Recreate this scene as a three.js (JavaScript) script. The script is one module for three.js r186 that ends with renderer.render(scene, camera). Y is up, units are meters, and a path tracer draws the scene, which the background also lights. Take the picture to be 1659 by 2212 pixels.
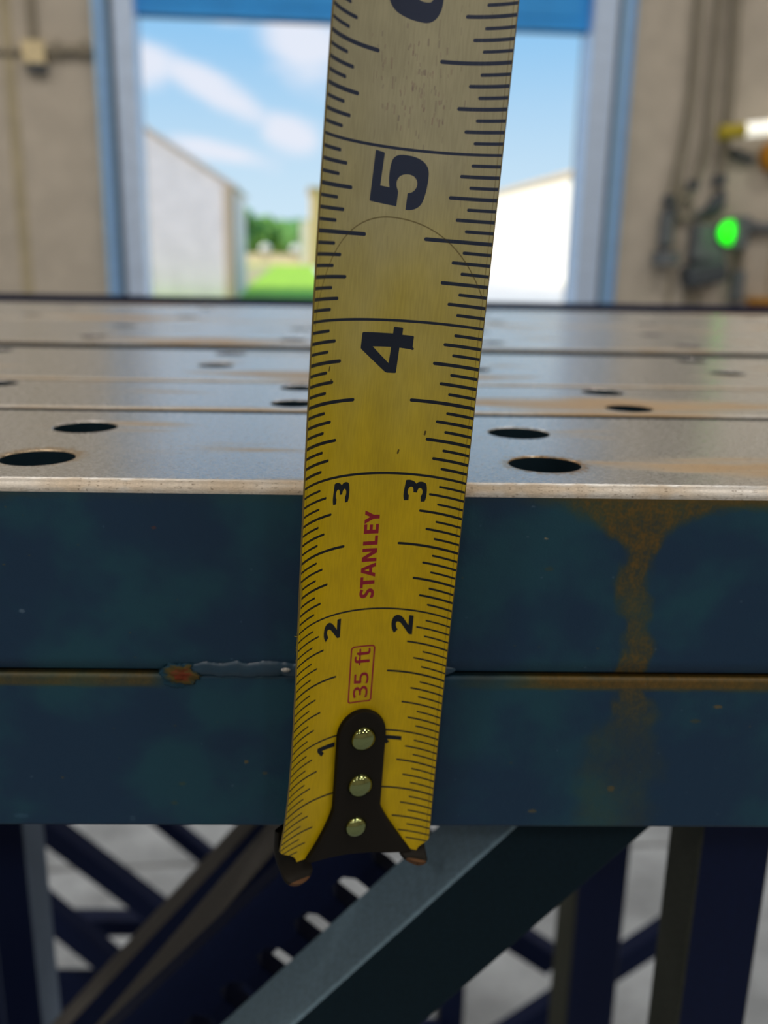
import * as THREE from 'three';
import { RoundedBoxGeometry } from 'three/addons/geometries/RoundedBoxGeometry.js';
import { mergeGeometries } from 'three/addons/utils/BufferGeometryUtils.js';
import { RectAreaLightUniformsLib } from 'three/addons/lights/RectAreaLightUniformsLib.js';
import { createNoise2D, createNoise3D } from 'simplex-noise';

// ------------------------------------------------------------------ camera, sky, sun, exposure
const IN = 0.0254, D2R = Math.PI / 180;
const scene = new THREE.Scene();
const renderer = new THREE.WebGLRenderer({ antialias: true });
renderer.toneMapping = THREE.LinearToneMapping;
renderer.toneMappingExposure = 1.0;
renderer.shadowMap.enabled = true;
RectAreaLightUniformsLib.init();

const camera = new THREE.PerspectiveCamera(57.885, 1659 / 2212, 0.02, 2000);
camera.position.set(-0.011, 0.9403, 0.1596);
camera.rotation.set(-15.855 * D2R, -5.4 * D2R, 1.05 * D2R, 'YXZ');
camera.focus = 0.151;
camera.userData.fStop = 14.6;                       // an aperture of about 2.2 mm, as in a phone
const LAMP = { power: [108, 92, 88], color: 0xfff8f0 };        // ceiling lamps of the workshop
const SUN = { dir: [-0.82, 0.62, 0.17], power: 5.2, color: 0xfff3e0 };
const SKY_STRENGTH = 1.0;

function rng(seed) { let s = seed >>> 0; return () => { s = (s + 0x6d2b79f5) | 0; let t = Math.imul(s ^ (s >>> 15), 1 | s); t = (t + Math.imul(t ^ (t >>> 7), 61 | t)) ^ t; return ((t ^ (t >>> 14)) >>> 0) / 4294967296; }; }
const n2 = createNoise2D(rng(11)), n3 = createNoise3D(rng(12));
const clamp = (x, a = 0, b = 1) => Math.min(b, Math.max(a, x));
const smooth = (x, a, b) => { const t = clamp((x - a) / (b - a)); return t * t * (3 - 2 * t); };
const lerp = (a, b, t) => a + (b - a) * t;
const fbm = (x, y, o = 4) => { let v = 0, a = 0.5; for (let i = 0; i < o; i++) { v += a * n2(x, y); x = x * 2.03 + 17.1; y = y * 2.03 - 9.3; a *= 0.5; } return v; };
const fbm3 = (x, y, z, o = 5) => { let v = 0, a = 0.5; for (let i = 0; i < o; i++) { v += a * n3(x, y, z); x *= 2.07; y *= 2.07; z *= 2.07; a *= 0.5; } return v; };

{ // summer sky: air that pales to the horizon and drifting clouds all round
  const W = 2048, H = 1024, data = new Float32Array(W * H * 4);
  const banks = [[-8.8, 9.4, 2.2, 1.2, 0], [-4.4, 8.2, 4.0, 0.9, -26], [-0.6, 6.4, 1.9, 1.0, -18], [0.4, 11.2, 2.4, 2.4, 0], [-4.4, 5.2, 2.6, 0.6, -10], [-3, 12.4, 2, 0.7, 12], [-20, 10, 7, 2.5, 5], [24, 13, 6, 2, -8], [40, 9, 9, 2, 0], [-45, 14, 10, 3, 10], [80, 12, 12, 3, 5], [-90, 10, 12, 3, -5], [130, 14, 12, 4, 0], [-140, 12, 12, 3, 8], [175, 10, 12, 3, 0]];
  for (let j = 0; j < H; j++) {
    const el = ((j + 0.5) / H - 0.5) * Math.PI, e = el / D2R;
    for (let i = 0; i < W; i++) {
      const a = ((i + 0.5) / W - 0.5) * 2 * Math.PI, x = Math.cos(a) * Math.cos(el), z = Math.sin(a) * Math.cos(el), y = Math.sin(el);
      const az = Math.atan2(x, -z) / D2R;
      const t = Math.pow(clamp(e / 60), 0.5), k = smooth(e, 0, 16);
      let r = lerp(0.62, 0.215, k), g = lerp(0.80, 0.53, k), b = lerp(0.93, 0.88, k);
      r = lerp(r, 0.10, smooth(e, 14, 80)); g = lerp(g, 0.33, smooth(e, 14, 80)); b = lerp(b, 0.78, smooth(e, 14, 80));
      let c = 0;
      for (const [ba, be, ra, re, rot] of banks) {
        const dx = ((az - ba + 540) % 360) - 180, dy = e - be; if (Math.abs(dx) > 40 || Math.abs(dy) > 25) continue;
        const cr = Math.cos(rot * D2R), sr = Math.sin(rot * D2R), u = (dx * cr + dy * sr) / ra, v = (-dx * sr + dy * cr) / re;
        c = Math.max(c, Math.exp(-(u * u + v * v) * 0.9));
      }
      const wisp = fbm3(x * 9, y * 22, z * 9, 5);
      c = smooth(c + wisp * 0.38, 0.16, 0.85) * 0.92;
      if (y > 0) c = Math.max(c, smooth(fbm3(x * 3.1 + 5, y * 7, z * 3.1, 5), 0.28, 0.62) * 0.8 * smooth(e, 16, 30));
      const o = (j * W + i) * 4;
      data[o] = lerp(r, 0.82, c); data[o + 1] = lerp(g, 0.85, c); data[o + 2] = lerp(b, 0.95, c); data[o + 3] = 1;
    }
  }
  const sky = new THREE.DataTexture(data, W, H, THREE.RGBAFormat, THREE.FloatType);
  sky.mapping = THREE.EquirectangularReflectionMapping; sky.magFilter = THREE.LinearFilter; sky.needsUpdate = true;
  scene.background = sky; scene.backgroundIntensity = SKY_STRENGTH;
}
const sun = new THREE.DirectionalLight(SUN.color, SUN.power);
sun.name = 'sun'; sun.position.set(...SUN.dir).multiplyScalar(120); sun.position.z -= 40; sun.target.position.set(0, 0, -40);
sun.castShadow = true; sun.shadow.mapSize.set(2048, 2048);
Object.assign(sun.shadow.camera, { left: -120, right: 120, top: 120, bottom: -120, near: 1, far: 400 });
scene.add(sun, sun.target);

// ------------------------------------------------------------------ helpers
const used = new Map();
function numbered(name) { const n = used.get(name) ?? 0; used.set(name, n + 1); return n ? `${name}_${String(n).padStart(3, '0')}` : name; }
function tag(o, label, category, group, kind) { if (label) o.userData.label = label; if (category) o.userData.category = category; if (group) o.userData.group = group; if (kind) o.userData.kind = kind; return o; }
function thing(name, label, category, pos = [0, 0, 0], rotY = 0, group, kind) {
  const g = new THREE.Group(); g.name = numbered(name); g.position.set(...pos); g.rotation.y = rotY; scene.add(g); return tag(g, label, category, group, kind);
}
function mesh(name, geo, mat, parent, label) {
  const m = new THREE.Mesh(geo, mat); m.name = parent ? name : numbered(name); m.castShadow = m.receiveShadow = true; (parent ?? scene).add(m); if (label) m.userData.label = label; return m;
}
const flat = (g) => { const n = g.index ? g.toNonIndexed() : g; for (const k of Object.keys(n.attributes)) if (!['position', 'normal', 'uv'].includes(k)) n.deleteAttribute(k); return n; };
const join = (list) => mergeGeometries(list.map(flat));
const joinGroups = (list) => mergeGeometries(list.map(flat), true);
function box(w, h, d, r = 0.002, x = 0, y = 0, z = 0) { const g = new RoundedBoxGeometry(w, h, d, 2, Math.min(r, w / 2.01, h / 2.01, d / 2.01)); return g.translate(x, y, z); }
function boxMM(x0, x1, y0, y1, z0, z1, r = 0.002) { return box(x1 - x0, y1 - y0, z1 - z0, r, (x0 + x1) / 2, (y0 + y1) / 2, (z0 + z1) / 2); }
function grid(nu, nv, f, flip = false) {        // f(a, b) -> [x, y, z, u, v], a and b from 0 to 1
  const p = [], uv = [], ix = [];
  for (let j = 0; j <= nv; j++) for (let i = 0; i <= nu; i++) { const q = f(i / nu, j / nv); p.push(q[0], q[1], q[2]); uv.push(q[3] ?? i / nu, q[4] ?? j / nv); }
  for (let j = 0; j < nv; j++) for (let i = 0; i < nu; i++) { const a = j * (nu + 1) + i, b = a + 1, c = a + nu + 1, d = c + 1; flip ? ix.push(a, c, b, b, c, d) : ix.push(a, b, c, b, d, c); }
  const g = new THREE.BufferGeometry();
  g.setAttribute('position', new THREE.Float32BufferAttribute(p, 3)); g.setAttribute('uv', new THREE.Float32BufferAttribute(uv, 2)); g.setIndex(ix); g.computeVertexNormals(); return g;
}
function boxUV(g, k = 1) {                      // uv in metres from the position, by the face's main axis
  const q = flat(g), p = q.attributes.position, n = q.attributes.normal, uv = q.attributes.uv;
  for (let i = 0; i < p.count; i++) {
    const ax = Math.abs(n.getX(i)), ay = Math.abs(n.getY(i)), az = Math.abs(n.getZ(i));
    if (ay > ax && ay > az) uv.setXY(i, p.getX(i) * k, -p.getZ(i) * k); else if (ax > az) uv.setXY(i, p.getZ(i) * k, p.getY(i) * k); else uv.setXY(i, p.getX(i) * k, p.getY(i) * k);
  }
  return q;
}
function tube(points, r, seg = 40, rad = 8) { return new THREE.TubeGeometry(new THREE.CatmullRomCurve3(points.map((q) => new THREE.Vector3(...q))), seg, r, rad); }
const std = (o) => o.specularIntensity !== undefined ? new THREE.MeshPhysicalMaterial(o) : new THREE.MeshStandardMaterial(o);
function pixelTexture(W, H, f, srgb = true) {   // f(i, j) -> [r, g, b] in 0..255 with j up
  const d = new Uint8Array(W * H * 4);
  for (let j = 0; j < H; j++) for (let i = 0; i < W; i++) { const c = f(i, j), o = (j * W + i) * 4; d[o] = clamp(c[0], 0, 255); d[o + 1] = clamp(c[1], 0, 255); d[o + 2] = clamp(c[2], 0, 255); d[o + 3] = 255; }
  const t = new THREE.DataTexture(d, W, H); t.magFilter = THREE.LinearFilter; t.wrapS = t.wrapT = THREE.RepeatWrapping; if (srgb) t.colorSpace = THREE.SRGBColorSpace; t.needsUpdate = true; return t;
}
const mix3 = (a, b, t) => [lerp(a[0], b[0], t), lerp(a[1], b[1], t), lerp(a[2], b[2], t)];

// ------------------------------------------------------------------ materials
const M = {};
{ // ground steel: streaks along the slat, brown rust film in drifting patches
  const W = 2048, H = 768, spots = [[1.423, -0.687], [-2.488, -0.75]];
  const rough = new Uint8Array(W * H * 4), bump = new Uint8Array(W * H * 4);
  const steelMap = (marks) => pixelTexture(W, H, (i, j) => {
    const x = i / W * 8 - 4, d = j / H * 3;
    const streak = n2(x * 9, d * 120) * 0.5 + n2(x * 28 + 5, d * 190) * 0.5, blot = fbm(x * 0.7 + 3, d * 1.9 + 1, 4), fine = n2(i * 0.31, j * 0.9);
    let rust = smooth(fbm(x * 0.2 + 1.3, d * 0.75 + 4, 4) + 0.62 * smooth(x, 0.7, 2.8) * smooth(d, 1.6, 0.2) + 0.26 * smooth(x, -1.6, -3.4) * smooth(d, 1.0, 0.1) + 0.08 * blot + 0.05 * streak, 0.2, 0.85) * 0.75;
    if (marks) for (const [hx, hz] of spots) { const r = Math.hypot(x - hx, d + hz); rust = Math.max(rust, (hx > 0 ? 1 : 0.55) * smooth(r + 0.05 * n2(x * 12, d * 12), 0.37, 0.275)); }
    rust = Math.max(rust, 0.36 * smooth(d + 0.03 * n2(x * 5, 3), 0.10, 0.02) * (0.7 + 0.5 * n2(x * 1.3, 8)));
    const rr = Math.hypot((x - 1.86) * 1.4, (d - 0.8) * 3); if (marks) rust = Math.max(rust, 0.5 * smooth(rr + 0.05 * n2(x * 20, d * 20), 0.16, 0.04));
    let c = [208 + streak * 30 + fine * 11, 207 + streak * 30 + fine * 11, 204 + streak * 30 + fine * 10];
    c = mix3(c, [178 + 22 * streak, 142 + 18 * streak, 96 + 14 * streak], rust);
    const pit = smooth(fbm(x * 14, d * 22, 3), 0.36, 0.6); c = mix3(c, [96, 82, 68], pit * 0.45);
    const o = (j * W + i) * 4; rough[o] = rough[o + 1] = rough[o + 2] = clamp(66 + streak * 26 + rust * 80 + pit * 40 + 60 * smooth(d, 0.12, 0.03), 0, 255); rough[o + 3] = 255;
    bump[o] = bump[o + 1] = bump[o + 2] = clamp(150 + streak * 45 + fine * 20 - pit * 60, 0, 255); bump[o + 3] = 255;
    return c;
  });
  const aux = (d) => { const t = new THREE.DataTexture(d, W, H); t.magFilter = THREE.LinearFilter; t.needsUpdate = true; return t; };
  M.steel = std({ map: steelMap(true), metalness: 0.85, roughness: 1, roughnessMap: aux(rough), bumpMap: aux(bump), bumpScale: 0.00005 });
  M.steelPlain = M.steel.clone(); M.steelPlain.map = steelMap(false); M.steelPlain.map.wrapS = M.steelPlain.map.wrapT = THREE.MirroredRepeatWrapping;
  for (const t of [M.steel.map, M.steel.roughnessMap, M.steel.bumpMap]) t.wrapS = t.wrapT = THREE.MirroredRepeatWrapping;
}
{ // dark blue paint of the rails with a rust run down from the top edge and rust along the joint
  const W = 2048, H = 720;
  M.railMap = pixelTexture(W, H, (i, j) => {
    const x = i / W * 8 - 4, y = j / H * 2.8 - 2.8;                 // inches on the face
    const cl = fbm(x * 0.8 + 7, y * 0.9, 4), gr = n2(i * 0.7, j * 0.7);
    let c = mix3([21, 50, 76], [24, 66, 82], smooth(cl + 0.25 * n2(x * 0.35 + 2, y * 0.4), -0.35, 0.5)); c = c.map((q) => q + gr * 2.2);
    const w1 = 0.035 * n2(x * 7, y * 5) + 0.05 * n2(x * 2 + 4, y * 2.2), cx = 2.03 + 0.03 * Math.sin(y * 3.1), ax = Math.abs(x - cx + w1);
    let half, dens;
    if (y > -1.47) { half = 0.12 + 0.55 * Math.pow(smooth(y, -0.62, -0.02), 2.2) + (x > cx ? 0.22 * smooth(y, -0.22, -0.06) : 0.1 * smooth(y, -0.5, -0.2)); dens = 0.95 - 0.3 * smooth(-y, 0.5, 1.0) + 0.3 * smooth(-y, 1.0, 1.44); }
    else { half = 0.12 + 0.2 * smooth(-y, 1.5, 2.2); dens = 0.75 - 0.5 * smooth(-y, 1.5, 2.1); }
    const gran = 0.5 + 0.5 * fbm(x * 9, y * 6, 4) + 0.3 * n2(x * 30, y * 24);
    let rust = smooth(ax, half * 1.25, half * 0.55) * dens * clamp(0.55 + gran * 0.6);
    const edgeN = fbm(x * 3, y * 8 + 4, 3);
    rust = Math.max(rust, smooth(y, -0.16 + 0.06 * edgeN - 0.05 * smooth(x, 1.4, 2.8), -0.085) * (smooth(x, 1.0, 1.7) * 0.85 + smooth(x, -2.0, -3.2) * 0.5 + 0.12));
    const seam = smooth(y, -1.60 + 0.025 * edgeN, -1.545) * (y < -1.47 ? 1 : 0) + smooth(y, -1.425, -1.44) * smooth(y, -1.47, -1.45) * 0.0;
    rust = Math.max(rust, seam * (smooth(x, 1.0, 1.5) * 0.95 + smooth(x, 0.6, 0.9) * 0.35 + smooth(x, -1.4, -1.6) * 0.9) * (0.8 + 0.3 * edgeN));
    if (y < -1.47 && x > 1.4) rust = Math.max(rust, 0.9 * smooth(Math.hypot((x - 2.03) * 0.45, y + 1.5), 0.13, 0.04));
    c = mix3(c, [84 + 28 * gran, 64 + 15 * gran, 22], clamp(rust) * 0.84);
    return c;
  });
  
  { // chips and flecks, each a few pixels of bare or rusted metal
    const d = M.railMap.image.data, R = rng(5);
    const fleck = (x, y, w, h, col, a) => { const ci = (x + 4) / 8 * W, cj = (y + 2.8) / 2.8 * H; for (let j = -12; j <= 12; j++) for (let i = -16; i <= 16; i++) { const q = Math.hypot(i / w, j / h) + 0.4 * n2(i * 0.4 + x * 9, j * 0.4); const I = Math.round(ci + i), J = Math.round(cj + j); if (q < 1 && I >= 0 && I < W && J >= 0 && J < H) { const o = (J * W + I) * 4; for (let k = 0; k < 3; k++) d[o + k] = lerp(d[o + k], col[k], a); } } };
    fleck(1.32, -0.39, 4, 2, [190, 150, 110], 0.56); fleck(1.36, -0.62, 8, 4, [90, 70, 40], 0.31); fleck(2.72, -1.71, 9, 4, [150, 100, 40], 0.50); fleck(2.56, -1.83, 10, 4, [110, 80, 35], 0.37);
    fleck(1.96, -2.42, 7, 7, [130, 90, 35], 0.43); fleck(1.36, -2.62, 9, 4, [140, 100, 45], 0.43); fleck(-1.47, -0.34, 5, 3, [120, 60, 50], 0.50); fleck(-2.45, -0.98, 5, 4, [130, 140, 155], 0.43);
    fleck(-0.86, -2.2, 4, 4, [150, 105, 45], 0.50); fleck(-1.35, -2.39, 7, 4, [110, 90, 50], 0.31); fleck(-1.42, -2.56, 7, 4, [100, 85, 50], 0.31); fleck(-2.6, -2.68, 14, 5, [90, 115, 140], 0.25); fleck(-1.75, -2.7, 5, 6, [100, 115, 130], 0.25); fleck(-0.72, -2.3, 5, 3, [140, 95, 45], 0.37);
    for (let k = 0; k < 90; k++) fleck(R() * 8 - 4, -R() * 2.7, 1 + R() * 2, 1 + R() * 1.5, R() < 0.5 ? [95, 110, 125] : [110, 85, 50], 0.25 + R() * 0.3);
  }
  const nb = 512; const bt = pixelTexture(nb, nb, (i, j) => { const v = 128 + 60 * fbm(i * 0.035, j * 0.035, 3) + 25 * n2(i * 0.3, j * 0.3); return [v, v, v]; }, false); bt.repeat.set(3, 1);
  M.rail = std({ map: M.railMap, metalness: 0, roughness: 0.5, specularIntensity: 0.55, bumpMap: bt, bumpScale: 0.00012 });
}
function noisyColor(c, amp, size, seed, k = 1) { // a small tile of one colour with soft mottling
  const col = new THREE.Color(c).getRGB({}, THREE.SRGBColorSpace), N = 256;
  const t = pixelTexture(N, N, (i, j) => { const v = 1 + amp * (fbm(i / N * size + seed, j / N * size, 4) + 0.25 * n2(i * 0.5, j * 0.5 + seed)); return [col.r * 255 * v, col.g * 255 * v, col.b * 255 * v]; });
  t.wrapS = t.wrapT = THREE.MirroredRepeatWrapping; t.repeat.set(k, k); return t;
}
const paint = (c, o = {}, amp = 0.16, size = 7, k = 2) => std({ map: noisyColor(c, amp, size, (c % 97) + 1, k), roughness: 0.6, ...o });
M.frame = paint(0x101b3c, { roughness: 0.6, specularIntensity: 0.25 });
M.frameTeal = paint(0x13252f, { roughness: 0.7, specularIntensity: 0.2 });
M.litDirtSide = paint(0x45483f, { roughness: 0.8, specularIntensity: 0.4 }, 0.3);  // leg sides: rusty dirt, with bounced light put into the paler tone
M.litBlueSide = paint(0x74859c, { roughness: 0.7, specularIntensity: 0.4 }, 0.2);  // light falling on the leg side, painted as paler blue
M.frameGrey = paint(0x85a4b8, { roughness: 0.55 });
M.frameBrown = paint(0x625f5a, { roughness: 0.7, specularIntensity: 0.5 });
M.rustDark = paint(0x3a2b20, { roughness: 0.9 });
M.weld = paint(0x17384c, { roughness: 0.35 }, 0.25, 9, 30);
M.weldRust = std({ roughness: 0.75, specularIntensity: 0.4, map: pixelTexture(256, 128, (i, j) => { const u = (i / 256 - 0.27) * 5.2, v = (j / 128 - 0.5) * 3, w = 0.35 * fbm(u * 1.2 + 3, v * 1.2, 3), d = Math.hypot(u, v) + w; return mix3(mix3([104, 46, 26], [84, 70, 34], smooth(d, 0.2, 0.55)), [26, 60, 78], smooth(d, 0.6, 1.0)); }) });
M.wall = paint(0xc2b9ab, { roughness: 0.85 }, 0.06, 5, 0.7);
M.wallSeam = paint(0xb2a78c, { roughness: 0.85 }, 0.1, 5, 0.7);
M.jambBlue = paint(0xa6d0f6, { roughness: 0.4, metalness: 0.2 }, 0.04, 5, 1.5);  // sky glare on the steel put into both jamb colours as blue
M.jambGrey = paint(0xc8dcf8, { roughness: 0.4, metalness: 0.2 }, 0.04, 5, 1.5);
M.jambDark = paint(0x4b5662, { roughness: 0.6 });
M.doorBlue = paint(0x2ba4fa, { roughness: 0.5 }, 0.06, 4, 0.8);
M.concrete = paint(0x93999f, { roughness: 0.8 }, 0.22, 9, 0.6);
M.joint = paint(0x6e6e70, { roughness: 0.9 });
M.ceiling = paint(0xc9c6be, { roughness: 0.9 });
M.conduit = paint(0x948c7c, { roughness: 0.55, metalness: 0.3 });
M.boxCream = paint(0xe4d2a6, { roughness: 0.5 });
M.dark = paint(0x464d54, { roughness: 0.6 });
M.hose = paint(0x8c8576, { roughness: 0.7 });
M.darkSoft = paint(0x656b70, { roughness: 0.65 });
M.yellow = paint(0xb9a726, { roughness: 0.5 });
M.orange = paint(0xc98a1c, { roughness: 0.5 });
M.stain = paint(0x9a8a76, { roughness: 0.9 });
M.siding = paint(0xe6d9d2, { roughness: 0.7 }, 0.05, 4, 0.3);
M.sidingWhite = paint(0xf4f0ec, { roughness: 0.7 }, 0.04, 4, 0.3);
M.trimTan = paint(0xc0a98e, { roughness: 0.7 });
M.tanWall = paint(0xd8b583, { roughness: 0.8 });
M.roofGrey = paint(0xcfc4bd, { roughness: 0.6 });
M.white = paint(0xf2f2ee, { roughness: 0.4 });
M.bark = paint(0x5b4a38, { roughness: 0.9 });
M.leaf = paint(0x7aa850, { roughness: 0.9 }, 0.3, 9, 1);
M.leafDark = paint(0x649650, { roughness: 0.9 }, 0.3, 9, 1);
M.grass = paint(0x9ecb33, { roughness: 0.95 }, 0.14, 12, 0.06);
M.dryField = paint(0xd6bc82, { roughness: 0.95 }, 0.14, 12, 0.05);
M.gravel = paint(0xb8ad7a, { roughness: 0.95 }, 0.2, 20, 0.5);
M.apron = paint(0xd9d4cc, { roughness: 0.9 }, 0.06, 8, 0.1);

// ------------------------------------------------------------------ the workshop shell
function struct(name, geo, mat, parent) { const m = mesh(name, geo, mat, parent); if (!parent) tag(m, null, null, null, 'structure'); return m; }
const WZ = -6.4, OX0 = -1.03, OX1 = 1.925, OY = 3.05;
{
  const fl = thing('floor', null, null, [0, 0, 0], 0, null, 'structure');
  const xs = [-5.5, -1.6, 2.4, 6.5], zs = [-6.65, -4.4, -1.12, 2.6, 7];
  for (let i = 0; i < 3; i++) for (let j = 0; j < 4; j++) mesh('slab', boxUV(boxMM(xs[i] + 0.004, xs[i + 1] - 0.004, -0.15, 0, zs[j] + 0.004, zs[j + 1] - 0.004, 0.006)), M.concrete, fl);
  mesh('joint_filler', boxUV(boxMM(-5.5, 6.5, -0.16, -0.006, -6.65, 7, 0.001)), M.joint, fl);
  struct('wall_left', boxUV(boxMM(-5.7, -5.5, -0.15, 5, -6.65, 7, 0.001)), M.wall);
  struct('wall_right', boxUV(boxMM(6.5, 6.7, -0.15, 5, -6.65, 7, 0.001)), M.wall);
  struct('wall_rear', boxUV(boxMM(-5.7, 6.7, -0.15, 5, 7, 7.2, 0.001)), M.wall);
  struct('ceiling', boxUV(boxMM(-5.7, 6.7, 5, 5.2, -6.65, 7.2, 0.001)), M.ceiling);
  const wf = thing('wall_front', null, null, [0, 0, 0], 0, null, 'structure');
  mesh('wall_core', boxUV(join([boxMM(-5.5, OX0, 0, 5, WZ - 0.25, WZ - 0.012, 0.001), boxMM(OX1, 6.5, 0, 5, WZ - 0.25, WZ - 0.012, 0.001), boxMM(OX0, OX1, OY, 5, WZ - 0.25, WZ - 0.012, 0.001)])), M.wallSeam, wf);
  const panel = (x0, x1, y0, y1) => mesh('wall_panel', boxUV(boxMM(x0 + 0.012, x1 - 0.012, y0, y1, WZ - 0.02, WZ, 0.004)), M.wall, wf);
  for (const [a, b] of [[-5.5, -4.4], [-4.4, -3.15], [-3.15, -1.8], [-1.8, OX0], [OX1, 2.62], [2.62, 3.35], [3.35, 4.6], [4.6, 5.6], [5.6, 6.5]]) panel(a, b, 0, 5);
  panel(OX0, OX1, OY + 0.01, 5);
  mesh('seam_strip', boxUV(boxMM(-1.845, -1.775, 0, 5, WZ, WZ + 0.008, 0.003)), M.wallSeam, wf);
  // jambs and door tracks either side of the opening
  const tr = (name, x0, x1, mat, z1) => struct(name, boxUV(boxMM(x0, x1, 0, 3.3, WZ - 0.2, WZ + z1, 0.006)), mat);
  tr('trim_1', -1.155, -1.028, M.jambGrey, 0.03); tr('trim_2', 1.923, 2.085, M.jambGrey, 0.03);
  struct('trim_3', boxUV(boxMM(-1.192, -1.153, 0, 3.3, WZ, WZ + 0.012, 0.003)), M.jambDark); struct('trim_4', boxUV(boxMM(2.083, 2.112, 0, 3.3, WZ, WZ + 0.012, 0.003)), M.jambDark);
  const track = (name, x0, x1) => { const w = x1 - x0; return struct(name, boxUV(join([boxMM(x0, x1, 0, 3.3, WZ, WZ + 0.015, 0.004), boxMM(x0, x0 + 0.012, 0, 3.3, WZ, WZ + 0.06, 0.004), boxMM(x1 - 0.012, x1, 0, 3.3, WZ, WZ + 0.06, 0.004), boxMM(x0, x0 + w * 0.36, 0, 3.3, WZ + 0.05, WZ + 0.062, 0.004)])), M.jambBlue); };
  track('trim_5', -1.275, -1.19); track('trim_6', 2.112, 2.2);
  const door = thing('door_1', null, null, [0, 0, 0], 0, null, 'structure');
  for (const [y0, y1] of [[2.345, 2.79], [2.8, 3.25]]) mesh('door_panel', boxUV(join([boxMM(OX0 + 0.01, OX1 - 0.01, y0, y1, WZ - 0.1, WZ - 0.05, 0.006), boxMM(OX0 + 0.06, OX1 - 0.06, y0 + 0.07, y1 - 0.07, WZ - 0.06, WZ - 0.04, 0.01)])), M.doorBlue, door);
  mesh('bottom_seal', boxUV(boxMM(OX0 + 0.012, OX1 - 0.012, 2.327, 2.35, WZ - 0.09, WZ - 0.06, 0.008)), M.jambDark, door);
}

// ceiling lamps: round high-bay fittings, each with its own light
{
  const prof = [[0, 0.2], [0.05, 0.2], [0.07, 0.16], [0.13, 0.13], [0.2, 0.04], [0.21, 0], [0.2, 0]].map((q) => new THREE.Vector2(...q));
  const shell = new THREE.LatheGeometry(prof, 40), disc = new THREE.CylinderGeometry(0.19, 0.19, 0.012, 40), hook = tube([[0, 0.19, 0], [0, 0.3, 0], [0, 0.42, 0]], 0.012, 6, 8);
  const glow = std({ color: 0xffffff, emissive: LAMP.color, emissiveIntensity: 5, roughness: 0.5 }), alu = paint(0x8a8d90, { metalness: 0.6, roughness: 0.4 });
  const rows = [[-3.4, 'row nearest the overhead door'], [1.2, 'middle row'], [4.8, 'row by the rear wall']];
  for (const [z, row] of rows) for (const [x, at] of [[-3.9, 'by the left wall'], [-1.2, 'second from the left wall'], [1.6, 'second from the right wall'], [4.6, 'by the right wall']]) {
    const t = thing('ceiling_lamp', `round high-bay lamp on the ceiling, ${row}, ${at}`, 'lamp', [x, 4.58, z], 0, 'high-bay lamps on the ceiling');
    mesh('housing', shell, alu, t); mesh('diffuser', disc, glow, t); mesh('hanger', hook, alu, t);
    const l = new THREE.RectAreaLight(LAMP.color, LAMP.power[rows.findIndex((r) => r[0] === z)], 0.34, 0.34); l.name = 'lamp_light'; l.position.set(0, -0.02, 0); l.rotation.x = -Math.PI / 2; t.add(l);
  }
}

// ------------------------------------------------------------------ the steel table (its own axes: x along the rail, z = 0 at the rail's front face, y = 0 at its top)
const TABLE_Y = 0.9, TURN = -4 * D2R;
const table = thing('work_table', 'heavy dark blue steel table topped with bare perforated steel slats, tape blade before its rail', 'table', [0, 0, 0], TURN);
const XL = -14, XR = 14, inch = (g) => { g.scale(IN, IN, IN); g.translate(0, TABLE_Y, 0); return g; };
const HOLE_R = 0.28;
function slatTop(z0, z1, y, thick, holes, front, HR = HOLE_R) {     // flat top with round punched holes, their walls, and rounded long edges
  const r = front, s = new THREE.Shape([[XL, -z0 + r], [XR, -z0 + r], [XR, -z1 - 0.04], [XL, -z1 - 0.04]].map((q) => new THREE.Vector2(...q)));
  const walls = [], lips = [];
  for (const [hx, hz] of holes) {
    const h = new THREE.Path(); h.absarc(hx, -hz, HR + 0.008, 0, Math.PI * 2, true); s.holes.push(h);
    lips.push(grid(48, 3, (a, b) => { const t = a * Math.PI * 2, q = b * Math.PI / 2, R = HR + 0.008 - 0.008 * Math.sin(q); return [hx + R * Math.cos(t), y - 0.008 * (1 - Math.cos(q)), hz + R * Math.sin(t)]; }, true));
    walls.push(grid(48, 1, (a, b) => { const t = a * Math.PI * 2; return [hx + HR * Math.cos(t), y - 0.008 - b * thick, hz + HR * Math.sin(t)]; }, true));
  }
  const g = new THREE.ShapeGeometry(s, 48); g.rotateX(-Math.PI / 2); g.translate(0, y, 0);
  const edge = (zc, dir, rr) => grid(1, 6, (a, b) => { const q = b * Math.PI / 2; return [lerp(XL, XR, a), y - rr + rr * Math.cos(q), zc + dir * rr * Math.sin(q)]; }, dir < 0);
  return { steel: join([g, edge(z0 - r, 1, r), edge(z1 + 0.04, -1, 0.04), ...lips]), walls: join(walls) };
}
const steelUV = (g, off, z0) => { const p = g.attributes.position, uv = g.attributes.uv; for (let i = 0; i < p.count; i++) uv.setXY(i, (p.getX(i) + off + 4) / 8, (z0 - p.getZ(i) + p.getY(i)) / 3); return g; };
const railUV = (g) => { const p = g.attributes.position, uv = g.attributes.uv; for (let i = 0; i < p.count; i++) uv.setXY(i, (p.getX(i) + 4) / 8, (p.getY(i) + 2.8) / 2.8); return g; };
const holesAt = (x0, zs, pitch = 3.91) => { const l = []; for (let k = -4; k <= 4; k++) for (const z of zs) if (x0 + pitch * k > XL + 0.6 && x0 + pitch * k < XR - 0.6) l.push([x0 + pitch * k, z]); return l; };
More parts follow.
